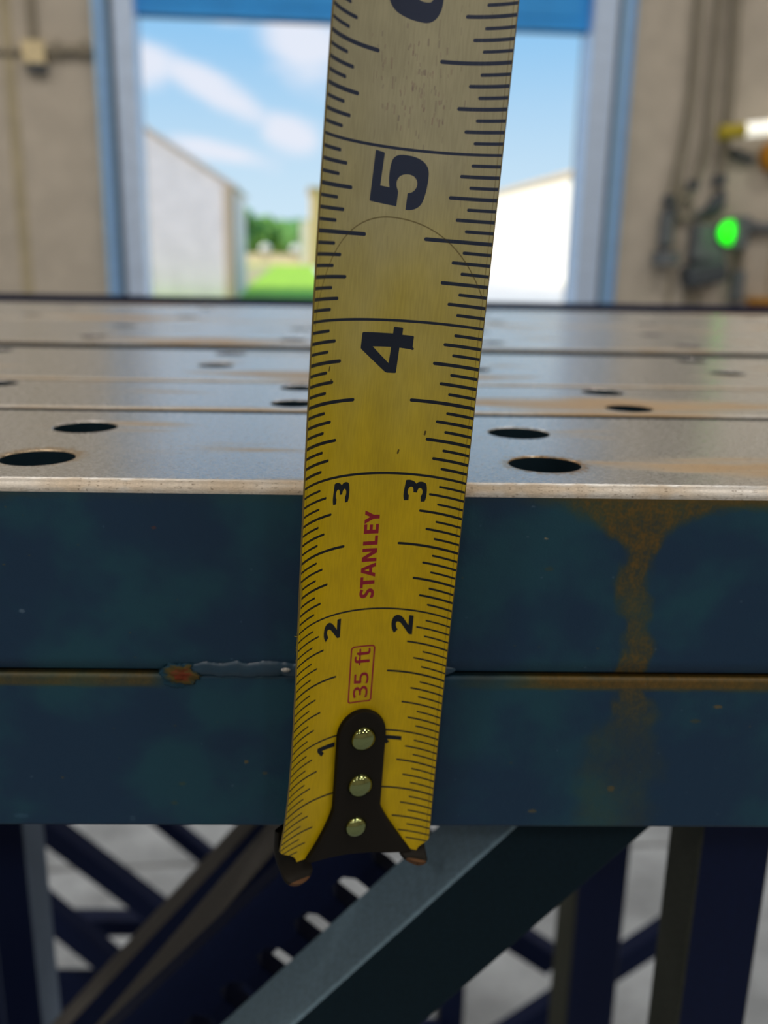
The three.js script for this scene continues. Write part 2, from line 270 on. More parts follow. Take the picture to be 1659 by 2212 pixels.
{ // front rail: a square tube whose bare top is the first slat, and a second tube under it
  const t = slatTop(0, -2.83, 0, 0.13, holesAt(1.42, [-0.70, -1.97]), 0.085);
  const front = grid(2, 24, (a, b) => { const y = lerp(-0.085, -1.44, b); const e = y < -1.41 ? -0.03 * (1 - Math.sqrt(Math.max(0, 1 - ((-1.41 - y) / 0.03) ** 2))) : 0; return [lerp(XL, XR, a), y, e]; }, false);
  const back = grid(1, 1, (a, b) => [lerp(XL, XR, a), lerp(-0.04, -1.44, b), -2.83], true), bottom = grid(1, 1, (a, b) => [lerp(XL, XR, a), -1.44, lerp(-0.03, -2.83, b)], false);
  const rail = mesh('rail', joinGroups([inch(steelUV(flat(t.steel), 0, 0)), inch(railUV(flat(join([front, back, bottom].map((g) => { const c = g; c.computeVertexNormals(); return c; }))))), inch(t.walls)]), [M.steel, M.rail, M.frameTeal], table, 'dark blue upper rail with bare steel top and a rust run down its face');
  const low = box(XR - XL, 1.295, 2.8, 0.035, 0, -1.4725 - 0.6475 - 0.003, -1.4); railUV(flat(low));
  mesh('rail', inch(railUV(flat(low))), M.rail, table, 'dark blue lower rail with a rust line along its top edge');
  // end caps of the upper tube
  for (const x of [XL, XR]) mesh('end_cap', inch(box(0.06, 1.36, 2.76, 0.02, x, -0.76, -1.42)), M.frame, table);
  // weld between the tubes: an uneven painted bead and a rusted lump at its end
  const bead = grid(160, 12, (a, b) => { const x = lerp(-1.3, 0.72, a), k = Math.sqrt(clamp(Math.min(a, 1 - a) * 9)), w = 1 + 0.14 * n2(x * 5, 1) + 0.05 * n2(x * 17, 4), q = b * Math.PI; return [x, -1.425 + 0.012 * n2(x * 4, 9) + 0.065 * w * k * Math.cos(q), -0.012 + 0.034 * w * k * Math.sin(q)]; }, true);
  mesh('weld_bead', inch(bead), M.weld, table, 'uneven blue painted weld bead in the joint between the rails');
  const lump = new THREE.SphereGeometry(1, 40, 28), p = lump.attributes.position;
  for (let i = 0; i < p.count; i++) { const x = p.getX(i), y = p.getY(i), z = p.getZ(i), w = 1 + 0.5 * fbm3(x * 1.6 + 3, y * 1.6, z * 1.6, 4) + 0.12 * n3(x * 5, y * 5, z * 5); p.setXYZ(i, -1.33 + x * 0.15 * w, -1.47 + y * 0.1 * w, z * 0.035 * w - 0.012); }
  lump.computeVertexNormals(); mesh('weld_lump', inch(lump), M.weldRust, table, 'rusted lump at the left end of the weld bead');
  mesh('weld_spatter', inch(new THREE.SphereGeometry(0.022, 16, 12).scale(1.6, 0.8, 0.6).translate(-0.545, -1.415, 0.03)), M.steel, table);
}
{ // the slats behind the rail, each set a little lower
  const rows = [[-3.02, -4.97, 2.84, [-3.45, -4.6]], [-5.09, -8.62, -2.04, [-6.6, -8.1]], [-9.45, -14.35, -4.83, [-10.5, -12.8]], [-14.5, -20.2, -4.09, [-15.6, -18.3]]];
  rows.forEach(([z0, z1, hx, hz], k) => {
    const t = slatTop(z0, z1, 0, 0.2, holesAt(hx, hz, 3.565), 0.014, 0.25);
    const skirt = [[z0, 1], [z1, -1]].map(([z, d]) => grid(1, 1, (a, b) => [lerp(XL, XR, a), lerp(-0.014, -0.75, b), z], d < 0));
    mesh('slat', joinGroups([inch(steelUV(flat(t.steel), 1.3 + 2.7 * k, z0)), inch(join([t.walls, ...skirt]))]), [M.steelPlain, M.frameTeal], table);
  });
  mesh('cross_bar', inch(box(XR - XL, 1.2, 0.6, 0.04, 0, -1.5, -9.0)), M.frame, table);
  mesh('rear_rail', inch(box(XR - XL, 2.38, 0.55, 0.03, 0, -1.11, -22.75)), M.frame, table);
  for (const x of [-11.5, 11.5]) mesh('bearer', inch(boxMM(x - 0.7, x + 0.7, -2.6, -0.78, -22.4, -2.85, 0.04)), M.frame, table);
}
const FLOOR = -TABLE_Y / IN;
function splitFaces(geo, test) {                 // two groups: faces whose normal passes the test come second
  const g = flat(geo), n = g.attributes.normal, A = [], B = [];
  for (let i = 0; i < n.count; i += 3) { const v = new THREE.Vector3(); for (let k = 0; k < 3; k++) v.add(new THREE.Vector3(n.getX(i + k), n.getY(i + k), n.getZ(i + k))); (test(v.normalize()) ? B : A).push(i, i + 1, i + 2); }
  const pick = (ix) => { const q = new THREE.BufferGeometry(); for (const k of ['position', 'normal', 'uv']) { const a = g.attributes[k], d = []; for (const i of ix) for (let c = 0; c < a.itemSize; c++) d.push(a.array[i * a.itemSize + c]); q.setAttribute(k, new THREE.Float32BufferAttribute(d, a.itemSize)); } return q; };
  return mergeGeometries([pick(A), pick(B)], true);
}
function strut(name, a, b, w, d, mat, label) {  // square tube from a to b (inches), w in the plane, d in depth
  const A = new THREE.Vector3(...a), B = new THREE.Vector3(...b), L = A.distanceTo(B), dir = B.clone().sub(A).normalize();
  const g = box(w, L, d, 0.05), zax = new THREE.Vector3(0, 0, 1), xax = dir.clone().cross(zax).normalize(), z2 = xax.clone().cross(dir);
  g.applyMatrix4(new THREE.Matrix4().makeBasis(xax, dir, z2).setPosition(A.add(B).multiplyScalar(0.5)));
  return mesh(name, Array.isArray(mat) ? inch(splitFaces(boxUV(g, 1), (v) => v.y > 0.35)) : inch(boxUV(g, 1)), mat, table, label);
}
{ // underframe: legs, two crossing pairs of scissor arms, cross tubes and lattice bars
  // nearest arm: its front-top edge runs through (0.35, -4.79) at z = -1.2, 47.5 degrees
  const c = Math.cos(47.5 * D2R), s = Math.sin(47.5 * D2R), arm = (x, y, z, ang, w, d, t0, t1, mat, label) => { const ca = Math.cos(ang * D2R), sa = Math.sin(ang * D2R), ox = x + sa * w / 2, oy = y - ca * w / 2; return strut('scissor_arm', [ox + ca * t0, oy + sa * t0, z - d / 2], [ox + ca * t1, oy + sa * t1, z - d / 2], w, d, mat, label); };
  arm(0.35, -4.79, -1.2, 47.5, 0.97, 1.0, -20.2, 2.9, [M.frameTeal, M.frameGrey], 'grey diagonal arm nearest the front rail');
  { // notched plate along the back of the nearest arm: daylight shows through its notches
    const sh = [[-9, 1.0], [-9, -0.6]]; for (let k = -13; k < 1; k++) { const t = 0.177 + 0.66 * k; sh.push([t - 0.17, -0.6], [t - 0.17, 0.3], [t - 0.09, 0.42], [t + 0.09, 0.42], [t + 0.17, 0.3], [t + 0.17, -0.6]); } sh.push([0.62, -0.6], [0.62, 1.0]);
    const g = new THREE.ExtrudeGeometry(new THREE.Shape(sh.reverse().map((q) => new THREE.Vector2(...q))), { depth: 0.3, bevelEnabled: true, bevelSize: 0.03, bevelOffset: -0.03, bevelThickness: 0.03, bevelSegments: 2 }); g.translate(0, 0, -0.33); g.rotateZ(47.5 * D2R); g.translate(0.41, -5.42, -2.85);
    mesh('notched_plate', inch(boxUV(g)), M.frame, table, 'dark notched plate behind the nearest arm'); }
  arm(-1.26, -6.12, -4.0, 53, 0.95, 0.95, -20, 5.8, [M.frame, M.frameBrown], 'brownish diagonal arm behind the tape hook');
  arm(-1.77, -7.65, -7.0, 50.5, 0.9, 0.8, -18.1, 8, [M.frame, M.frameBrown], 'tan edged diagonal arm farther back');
  const leg = (x0, x1, z0, z1, top, mat, label) => mesh('leg', inch(splitFaces(boxUV(boxMM(x0, x1, FLOOR, top, z1, z0, 0.05), 1), (v) => Math.abs(v.x) > 0.5)), [mat, x0 < 0 ? M.litBlueSide : M.litDirtSide], table, label);  // side faces coloured lighter than the front, as if lit
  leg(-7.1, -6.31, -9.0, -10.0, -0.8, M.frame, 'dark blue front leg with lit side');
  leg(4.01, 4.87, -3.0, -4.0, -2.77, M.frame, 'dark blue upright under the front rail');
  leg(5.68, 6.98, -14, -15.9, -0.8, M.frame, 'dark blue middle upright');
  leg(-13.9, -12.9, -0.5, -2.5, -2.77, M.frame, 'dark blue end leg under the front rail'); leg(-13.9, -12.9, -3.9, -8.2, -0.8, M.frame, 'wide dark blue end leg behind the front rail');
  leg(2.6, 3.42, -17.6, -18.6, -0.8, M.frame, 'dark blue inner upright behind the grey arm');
  for (const x of [-13.6, 12.6]) leg(x, x + 1.2, -21.4, -22.6, -2.4, M.frame, 'dark blue rear leg');
  strut('lattice_bar', [-13, -13.9, -20], [2.2, -28.2, -20], 0.72, 0.72, M.frame);
  strut('lattice_bar', [-13, -11.7, -22], [3.9, -28.2, -22], 0.55, 0.55, M.frame);
  strut('lattice_bar', [-13, -16.95, -20], [-2.45, -28.2, -20], 0.8, 0.7, M.frame);
  strut('lattice_bar', [2.8, -17.55, -18], [6.2, -20.05, -18], 0.75, 0.7, M.frame);
  strut('lattice_bar', [1.55, -28.2, -20], [12.9, -18.65, -20], 0.75, 0.7, M.frame);
  strut('cross_tube', [-13, -22.4, -22.5], [-3.2, -22.4, -22.5], 0.7, 0.7, M.frame);
  strut('cross_tube', [3.0, -22.4, -17.6], [-1.0, -22.4, -17.6], 0.55, 0.5, M.frame);
  strut('base_rail', [-13.2, -28.6, -21.2], [13.2, -28.6, -21.2], 0.9, 2.8, M.frame);
  mesh('base_plate', inch(boxUV(boxMM(-13, -4.4, -29, -23.6, -21.6, -21.2, 0.05), 1)), M.frame, table);
}

// ------------------------------------------------------------------ the tape measure
// blade: a cupped strip 1.25 in wide; s runs up from the hook in inches, u across
const TW = 1.25, TAPE = { x1: 0.0668, x2: 0.00309, t: [0.30641, 0.05435, -0.01281], psi: [-0.41771, 0.04899, -0.00593, 0.13519], k: [1.43285, 0.01979, -0.5612] };
const centre = [[0, 0, 0]]; const DS = 0.02;
function tangent(s) { const q = clamp(s, 0, 5.6), th = TAPE.t[0] + TAPE.t[1] * q + TAPE.t[2] * q * q, lx = TAPE.x1 + TAPE.x2 * s, c = Math.sqrt(1 - lx * lx); return [lx, c * Math.cos(th), c * Math.sin(th)]; }
for (let i = 1; i < 420; i++) { const t = tangent((i - 0.5) * DS), q = centre[i - 1]; centre.push([q[0] + t[0] * DS, q[1] + t[1] * DS, q[2] + t[2] * DS]); }
function bladePoint(s, u, off = 0, flatten = 1) {
  let P; const T = new THREE.Vector3(...tangent(Math.max(s, 0)));
  if (s < 0) P = new THREE.Vector3().addScaledVector(T, s); else { const i = Math.min(centre.length - 2, Math.floor(s / DS)), f = s / DS - i; P = new THREE.Vector3(...centre[i]).lerp(new THREE.Vector3(...centre[i + 1]), f); }
  const q = Math.max(s, 0), ex = new THREE.Vector3(1, 0, 0).addScaledVector(T, -T.x).normalize(), n = ex.clone().cross(T).normalize();   // towards the reader
  const psi = TAPE.psi[0] + TAPE.psi[1] * q + TAPE.psi[2] * q * q + TAPE.psi[3] * Math.exp(-q / 0.5), k = (TAPE.k[0] + TAPE.k[1] * q + TAPE.k[2] * Math.exp(-q / 0.5)) * flatten;
  const a = ex.clone().multiplyScalar(Math.cos(psi)).addScaledVector(n, Math.sin(psi)), b = ex.clone().multiplyScalar(-Math.sin(psi)).addScaledVector(n, Math.cos(psi));
  const lx = Math.sin(k * u) / k, lb = (1 - Math.cos(k * u)) / k, nx = -Math.sin(k * u), nb = Math.cos(k * u);
  return P.addScaledVector(a, lx + nx * off).addScaledVector(b, lb + nb * off);
}
const tape = thing('tape_measure', 'yellow steel tape measure blade hooked under the dark blue rail, marked 1 to 6 inches', 'tape measure', [-0.00209, 0.82833, 0.00345], 0);
tape.rotation.set(-15.855 * D2R, -5.4 * D2R, 1.05 * D2R, 'YXZ');
const tin = (g) => { g.scale(IN, IN, IN); return g; };

// the print on the blade
const INK = '#0c1420', RED = '#8e1c30';
function drawBlade(s0, s1, W, H, seed) {
  const cv = document.createElement('canvas'); cv.width = W; cv.height = H; const g = cv.getContext('2d'), R = rng(seed);
  const X = (u) => (u + TW / 2) / TW * W, Y = (s) => (s1 - s) / (s1 - s0) * H, PX = W / TW, PY = H / (s1 - s0);
  const yellow = [196, 166, 0], hazed = [168, 163, 135];  // second tone greys the yellow: veiling glare painted into the blade colour
  const im = g.createImageData(W, H);
  for (let j = 0; j < H; j++) {
    const s = s1 - (j + 0.5) / H * (s1 - s0);
    for (let i = 0; i < W; i++) {
      const u = (i + 0.5) / W * TW - TW / 2, glare = smooth(s + 0.35 * fbm(u * 1.3 + 2, s * 0.7, 3) + 0.25 * u, 2.0, 5.4);  // painted glare grows towards the upper blade
      const c = mix3(yellow, hazed, glare), v = 1 + 0.03 * n2(u * 60, s * 5) + 0.05 * fbm(u * 3, s * 2 + 9, 3), o = (j * W + i) * 4;
      im.data[o] = c[0] * v; im.data[o + 1] = c[1] * v; im.data[o + 2] = c[2] * v; im.data[o + 3] = 255;
    }
  }
  g.putImageData(im, 0, 0);
  g.lineCap = 'round'; g.strokeStyle = INK; g.fillStyle = INK;
  const inkAt = (s) => { const t = smooth(s, 2.6, 5.2); return `rgb(${Math.round(lerp(12, 44, t))},${Math.round(lerp(20, 54, t))},${Math.round(lerp(32, 78, t))})`; };  // ink lightens upward too, glare painted into the print
  const line = (sA, uA, sB, uB, w, col = inkAt((sA + sB) / 2)) => { g.strokeStyle = col; g.lineWidth = w * PX; g.beginPath(); g.moveTo(X(uA), Y(sA)); g.lineTo(X(uB), Y(sB)); g.stroke(); };
  for (let k = 1; k <= 112; k++) {
    const s = k / 16; if (s < s0 - 0.1 || s > s1 + 0.1) continue;
    if (k % 16 === 0) { line(s, -0.7, s, 0.7, s < 2.5 ? 0.0125 : 0.0155); continue; }
    const kind = k % 8 === 0 ? 3 : k % 4 === 0 ? 2 : k % 2 === 0 ? 1 : 0, len = [0.178, 0.24, 0.295, k === 8 ? 0.52 : 0.42][kind], w = [0.0155, 0.0165, 0.0175, 0.0185][kind] * (s < 2 ? 0.76 : s < 3 ? 0.95 : 1.15);
    line(s, -0.7, s, -TW / 2 + len + 0.01, w); line(s, 0.7, s, TW / 2 - len, w);
  }
  for (const u of [-0.592, 0.6]) line(s0, u, s1, u, 0.0035, 'rgba(60,50,10,0.5)');
  // outlines of the numerals, traced in their own little frames: fx, fy give (u, s)
  const poly = (cmds, fx, fy) => { g.beginPath(); for (const c of cmds) { const q = []; for (let i = 1; i < c.length; i += 2) q.push(X(fx(c[i])), Y(fy(c[i + 1]))); if (c[0] === 'M') g.moveTo(...q); else if (c[0] === 'L') g.lineTo(...q); else if (c[0] === 'C') g.bezierCurveTo(...q); else g.closePath(); } g.fill('evenodd'); };
  g.fillStyle = inkAt(4.8);
  poly([['M', 512, 1106], ['L', 562, 1114], ['C', 570, 1116, 572, 1120, 571, 1128], ['L', 556, 1338], ['L', 624, 1344], ['C', 611, 1290, 614, 1225, 626, 1170], ['C', 640, 1125, 670, 1113, 725, 1114], ['C', 830, 1116, 886, 1160, 886, 1235], ['C', 886, 1310, 876, 1380, 860, 1422], ['C', 842, 1468, 800, 1490, 748, 1486], ['L', 754, 1370], ['C', 794, 1368, 816, 1332, 814, 1296], ['C', 808, 1254, 772, 1240, 738, 1243], ['C', 696, 1246, 671, 1276, 672, 1312], ['C', 673, 1344, 686, 1352, 688, 1372], ['L', 683, 1468], ['L', 492, 1450], ['C', 485, 1449, 483, 1446, 484, 1438], ['L', 502, 1116], ['C', 503, 1108, 506, 1106, 512, 1106], ['Z']], (x) => -0.174 + (x - 485) / 400 * 0.36, (y) => 4.976 - (y - 1105) / 375 * 0.311);
  g.fillStyle = inkAt(3.8);
  poly([['M', 516, 933], ['L', 735, 938], ['L', 737, 896], ['C', 738, 890, 741, 889, 746, 889], ['L', 796, 892], ['C', 802, 893, 804, 896, 803, 902], ['L', 802, 944], ['L', 874, 947], ['C', 882, 948, 885, 951, 884, 958], ['L', 881, 1030], ['C', 890, 1034, 893, 1042, 889, 1048], ['C', 884, 1053, 876, 1052, 872, 1048], ['L', 788, 1040], ['L', 778, 1222], ['C', 778, 1229, 774, 1231, 768, 1231], ['L', 712, 1230], ['C', 704, 1229, 700, 1226, 694, 1221], ['L', 505, 1056], ['C', 499, 1050, 498, 1046, 499, 1038], ['L', 504, 945], ['C', 505, 936, 509, 933, 516, 933], ['Z'], ['M', 592, 1037], ['L', 729, 1037], ['L', 719, 1159], ['Z']], (x) => -0.162 + (x - 500) / 390 * 0.352, (y) => 3.959 - (y - 890) / 340 * 0.289);
  g.fillStyle = inkAt(5.8);
  poly([['M', 597, -20], ['C', 597, 60, 620, 120, 690, 150], ['C', 760, 175, 830, 184, 890, 181], ['C', 955, 176, 998, 110, 998, 10], ['C', 998, -110, 960, -190, 900, -200], ['L', 890, -90], ['C', 940, -60, 945, 20, 910, 36], ['C', 860, 50, 805, 30, 800, -10], ['C', 796, -60, 800, -110, 780, -150], ['C', 740, -190, 640, -180, 610, -130], ['C', 600, -100, 597, -60, 597, -20], ['Z'], ['M', 705, -8], ['C', 702, -50, 712, -90, 740, -90], ['C', 768, -88, 772, -30, 760, 8], ['C', 745, 26, 710, 22, 705, -8], ['Z']], (x) => -0.157 + (x - 597) / 400 * 0.338, (y) => 5.695 + (182 - y) / 200 * 0.155);
  // lettering reads upwards: x of the letters runs along s, their height along u
  const text = (str, font, sA, sB, uTop, uBot, col, fill = true) => {
    g.save(); g.font = `${font} 200px sans-serif`; const m = g.measureText(str), w = m.actualBoundingBoxRight + m.actualBoundingBoxLeft, h = m.actualBoundingBoxAscent + m.actualBoundingBoxDescent;
    g.translate(X(uBot), Y(sA)); g.rotate(-Math.PI / 2); g.scale((sB - sA) * PY / w, (uBot - uTop) * PX / h); g.fillStyle = col; g.strokeStyle = col; g.lineWidth = 6; g.lineJoin = 'round'; g.translate(m.actualBoundingBoxLeft, -m.actualBoundingBoxDescent); g.fillText(str, 0, 0); if (fill) g.strokeText(str, 0, 0); g.restore();
  };
  const three = (sA, sB, uT, uB) => poly([['M', 0.06, 0.02], ['C', 0.02, 0.5, -0.04, 0.72, 0.05, 0.98], ['L', 0.24, 0.96], ['L', 0.24, 0.72], ['C', 0.14, 0.66, 0.16, 0.34, 0.3, 0.3], ['C', 0.4, 0.3, 0.42, 0.36, 0.43, 0.56], ['L', 0.58, 0.56], ['C', 0.6, 0.36, 0.66, 0.3, 0.74, 0.33], ['C', 0.86, 0.4, 0.84, 0.62, 0.76, 0.7], ['L', 0.78, 0.97], ['L', 0.95, 0.94], ['C', 1.04, 0.7, 1.02, 0.3, 0.96, 0.12], ['C', 0.9, 0, 0.64, -0.04, 0.52, 0.14], ['C', 0.42, -0.03, 0.16, -0.04, 0.06, 0.02], ['Z']], (b) => lerp(uT, uB, b), (a) => lerp(sB, sA, a));
  g.fillStyle = inkAt(2.9);
  three(2.808, 2.958, -0.307, -0.176); three(2.810, 2.958, 0.207, 0.36);
  text('2', 'bold', 1.812, 1.952, -0.318, -0.178, INK); text('2', 'bold', 1.812, 1.955, 0.205, 0.352, INK);
  text('1', 'bold', 0.868, 0.945, -0.318, -0.17, INK); text('1', 'bold', 0.885, 0.952, 0.2, 0.345, INK);
  text('STANLEY', 'bold', 2.087, 2.737, -0.044, 0.058, RED);
  text('35 ft', '', 1.285, 1.685, -0.048, 0.066, RED);
  g.strokeStyle = RED; g.lineWidth = 0.011 * PX; g.lineJoin = 'round'; g.beginPath(); g.roundRect(X(-0.076), Y(1.706), 0.172 * PX, 0.455 * PY, 0.02 * PX); g.stroke();
  // edge of the clear film on the lower blade
  g.strokeStyle = 'rgba(70,58,30,0.55)'; g.lineWidth = 0.007 * PX; g.beginPath(); g.moveTo(X(-0.6), Y(3.98)); g.bezierCurveTo(X(-0.56), Y(4.24), X(-0.35), Y(4.61), X(-0.02), Y(4.61)); g.bezierCurveTo(X(0.3), Y(4.61), X(0.48), Y(4.4), X(0.6), Y(4.18)); g.stroke();
  // scuffs
  for (let k = 0; k < 110; k++) { const u = 0.05 + 0.32 * (R() + R() - 1), s = 5.34 + 0.36 * (R() + R() - 1), l = 0.01 + 0.05 * R() * R(); line(s, u, s + l, u + 0.006 * (R() - 0.5), 0.004 + 0.008 * R(), `rgba(${60 + 40 * R()},50,70,${0.06 + 0.2 * R()})`); }
  for (let k = 0; k < 70; k++) { const u = (R() - 0.5) * 1.1, s = 4.4 + 2.4 * R(), l = 0.02 + 0.1 * R() * R(); line(s, u, s + l, u + 0.004 * (R() - 0.5), 0.003 + 0.005 * R(), `rgba(70,60,60,${0.05 + 0.15 * R()})`); }
  for (let k = 0; k < 40; k++) line(4.2 + 2.6 * R(), 0.32 + 0.2 * R(), 4.2 + 2.6 * R(), 0.33 + 0.2 * R(), 0.003, 'rgba(210,200,160,0.05)');
  for (const [s, u] of [[3.14, 0.145], [3.7, -0.41], [3.62, -0.39], [3.28, 0.31]]) line(s, u, s + 0.02, u + 0.004, 0.012, 'rgba(50,40,20,0.7)');
  const t = new THREE.CanvasTexture(cv); t.colorSpace = THREE.SRGBColorSpace; t.magFilter = THREE.LinearFilter; return t;
}
{
  const cuts = [[-0.04, 3.4], [3.4, 6.9]], TH = 0.012, pieces = [], mats = [];
  const cut = (s, u) => s < 0.2 ? Math.max(-TW / 2 + 0.2 * smooth(s, 0.2, -0.04), Math.min(u, TW / 2 - 0.09 * smooth(s, 0.1, -0.04))) : u;   // clipped corners at the hook
  for (const [a, b] of cuts) {
    pieces.push(flat(tin(grid(28, 110, (i, j) => { const s = lerp(a, b, j), u = lerp(-TW / 2, TW / 2, i); return [...bladePoint(s, cut(s, u)).toArray(), i, j]; }))));
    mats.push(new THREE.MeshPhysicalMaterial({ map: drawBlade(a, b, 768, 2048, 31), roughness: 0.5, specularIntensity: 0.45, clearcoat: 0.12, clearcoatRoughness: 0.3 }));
  }
  const A = cuts[0][0], B = cuts[1][1];
  const back = grid(28, 160, (i, j) => { const s = lerp(A, B, j); return bladePoint(s, cut(s, lerp(-TW / 2, TW / 2, i)), -TH).toArray(); }, true);
  const side = (u, f) => grid(2, 200, (i, j) => { const s = lerp(A, B, j); return bladePoint(s, cut(s, u), -TH * i).toArray(); }, f);
  const end = (s, f) => grid(28, 1, (i, j) => bladePoint(s, cut(s, lerp(-TW / 2, TW / 2, i)), -TH * (1 - j)).toArray(), f);
  pieces.push(join([back, side(-TW / 2, true), side(TW / 2, false), end(A, false), end(B, true)].map((g) => flat(tin(g))))); mats.push(paint(0x6a5a22, { roughness: 0.5 }));
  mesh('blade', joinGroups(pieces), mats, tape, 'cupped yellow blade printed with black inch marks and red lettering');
  // hook: black plate riveted to the blade, flared at the end, with two bent prongs and a lip under the rail
  const hookMat = paint(0x1a1712, { roughness: 0.6, metalness: 0, specularIntensity: 0.3 }, 0.3, 8, 30), wornMat = paint(0x5a3d24, { roughness: 0.6, specularIntensity: 0.4 }, 0.3, 8, 30);
  const uL = (s) => s > 0.36 ? -0.178 + 0.02 : lerp(-0.158, -0.36, Math.pow(clamp((0.38 - s) / 0.43), 1.3)), uR = (s) => s > 0.36 ? 0.226 : lerp(0.226, 0.5, Math.pow(clamp((0.36 - s) / 0.41), 1.2));
  const TOP = 1.19, CAP = 0.2, BOT = -0.05, um = 0.034;
  const edgeU = (s, side) => { if (s > TOP - CAP) { const q = (s - (TOP - CAP)) / CAP, h = Math.sqrt(Math.max(0, 1 - q * q)); const e = side < 0 ? uL(s) : uR(s); return um + (e - um) * h; } return side < 0 ? uL(s) : uR(s); };
  const sAt = (j) => j < 0.6 ? lerp(BOT, TOP - CAP, j / 0.6) : TOP - CAP + CAP * Math.sin((j - 0.6) / 0.4 * Math.PI / 2);
  const off = (u) => 0.055 - 0.05 * smooth(Math.abs(u), 0.28, 0.6);
  const ring = (i, j, lift) => { const s = sAt(j), u = lerp(edgeU(s, -1), edgeU(s, 1), i); return bladePoint(s, u, off(u) - lift).toArray(); };
  const plate = [grid(24, 60, (i, j) => { const e = Math.min(i, 1 - i) * 2, r = 0.012 * Math.pow(1 - clamp(e * 7), 2); return ring(i, j, r); }), grid(24, 60, (i, j) => ring(i, j, 0.05), true)];
  for (const sd of [0, 1]) plate.push(grid(3, 60, (i, j) => ring(sd, j, 0.012 + 0.038 * i), sd === 0)); plate.push(grid(24, 2, (i, j) => ring(i, 0, 0.05 * (1 - j)), false));
  plate.push(grid(20, 10, (i, j) => { const u = lerp(-0.36, 0.46, i), q = j * Math.PI / 2; return bladePoint(-0.02 - 0.05 * Math.sin(q), u, -0.02 - 0.05 * (1 - Math.cos(q)) - 0.2 * j).toArray(); }, true));
  const hook = mesh('hook', join(plate.map((g) => flat(tin(g)))), hookMat, tape, 'black riveted end hook with two prongs');
  const prong = (u, path, w) => { const L = path.length - 1, sec = 20, f = (a, b, shell) => { const t = b * L, k = Math.min(L - 1, Math.floor(t)), q = t - k, P0 = path[k], P1 = path[k + 1], s = lerp(P0[0], P1[0], q), o = lerp(P0[1], P1[1], q), du = lerp(P0[2] ?? 0, P1[2] ?? 0, q);
    const taper = b > 0.72 ? Math.sqrt(Math.max(0.0004, 1 - ((b - 0.72) / 0.28) ** 2)) : 1, an = a * Math.PI * 2, cu = Math.sign(Math.cos(an)) * Math.pow(Math.abs(Math.cos(an)), 0.5), cb = Math.sign(Math.sin(an)) * Math.pow(Math.abs(Math.sin(an)), 0.5);
    const d = Math.hypot(P1[0] - P0[0], P1[1] - P0[1]) || 1, ns = -(P1[1] - P0[1]) / d, no = (P1[0] - P0[0]) / d; return bladePoint(s + ns * cb * 0.026 * -1, u + du + cu * w / 2 * taper, o - no * cb * 0.026, 0.9).toArray(); };
    return [grid(sec, 30, (a, b) => f(a, b * 0.91), true), grid(sec, 16, (a, b) => f(a, 0.91 + b * 0.09), true)]; };
  const pr = (u, path, w, label) => { const pts = []; const c = new THREE.CatmullRomCurve3(path.map((q) => new THREE.Vector3(q[0], q[1], q[2] ?? 0))); for (let i = 0; i <= 24; i++) { const v = c.getPoint(i / 24); pts.push([v.x, v.y, v.z]); } const m = mesh('prong', joinGroups(prong(u, pts, w).map((q) => flat(tin(q)))), [hookMat, wornMat], hook, label); return m; };
  pr(-0.47, [[0.34, -0.05, -0.03], [0.1, -0.05, 0.0], [-0.06, -0.035, 0.04], [-0.15, 0.005, 0.06], [-0.2, 0.07, 0.05]], 0.25, 'left prong bent forward, rubbed brown at its rim');
  pr(0.47, [[0.2, -0.05], [0.05, -0.045, 0], [-0.03, -0.025, 0.02], [-0.085, 0.02, 0.05], [-0.11, 0.08, 0.09]], 0.22, 'right prong bent forward');
  // rivets
  const dome = [[0, 0.062], [0.03, 0.059], [0.06, 0.049], [0.085, 0.032], [0.098, 0.01], [0.1, 0]].reverse().map((q) => new THREE.Vector2(...q)), rg = tin(new THREE.LatheGeometry(new THREE.SplineCurve(dome).getPoints(24), 40));
  const rm = new THREE.MeshPhysicalMaterial({ color: 0x8c9463, metalness: 1, roughness: 0.05, iridescence: 0.6, iridescenceIOR: 1.8, iridescenceThicknessRange: [200, 520] });
  for (const [s, u, k] of [[0.965, 0.043, 1], [0.56, 0.046, 1], [0.192, 0.036, 0.88]]) {
    const m = mesh('rivet', rg, rm, tape, 'shiny domed rivet on the black hook'), P = bladePoint(s, u, 0.05), Nn = bladePoint(s, u, 0.1).sub(P).normalize();
    m.position.copy(P.multiplyScalar(IN)); m.quaternion.setFromUnitVectors(new THREE.Vector3(0, 1, 0), Nn); m.scale.setScalar(k);
  }
  // frayed film at the left edge
  const fr = []; const R = rng(77);
  const shred = (s0, u0, s1, u1, w) => fr.push(flat(tin(grid(2, 6, (i, j) => { const q = bladePoint(lerp(s0, s1, j), lerp(u0, u1, j) + (i - 0.5) * w * (1 - 0.8 * j), 0.01 * Math.sin(j * 3)); return q.toArray(); }))));
  shred(2.36, -0.62, 2.02, -0.66, 0.03); shred(2.1, -0.63, 1.93, -0.68, 0.03); shred(2.02, -0.64, 1.9, -0.70, 0.02); shred(2.0, -0.65, 2.04, -0.72, 0.016); shred(1.97, -0.66, 1.82, -0.675, 0.016);
  mesh('torn_film', join(fr), std({ color: 0x8a7b2a, roughness: 0.5, side: THREE.DoubleSide }), tape, 'frayed shred of yellow film at the edge');
}

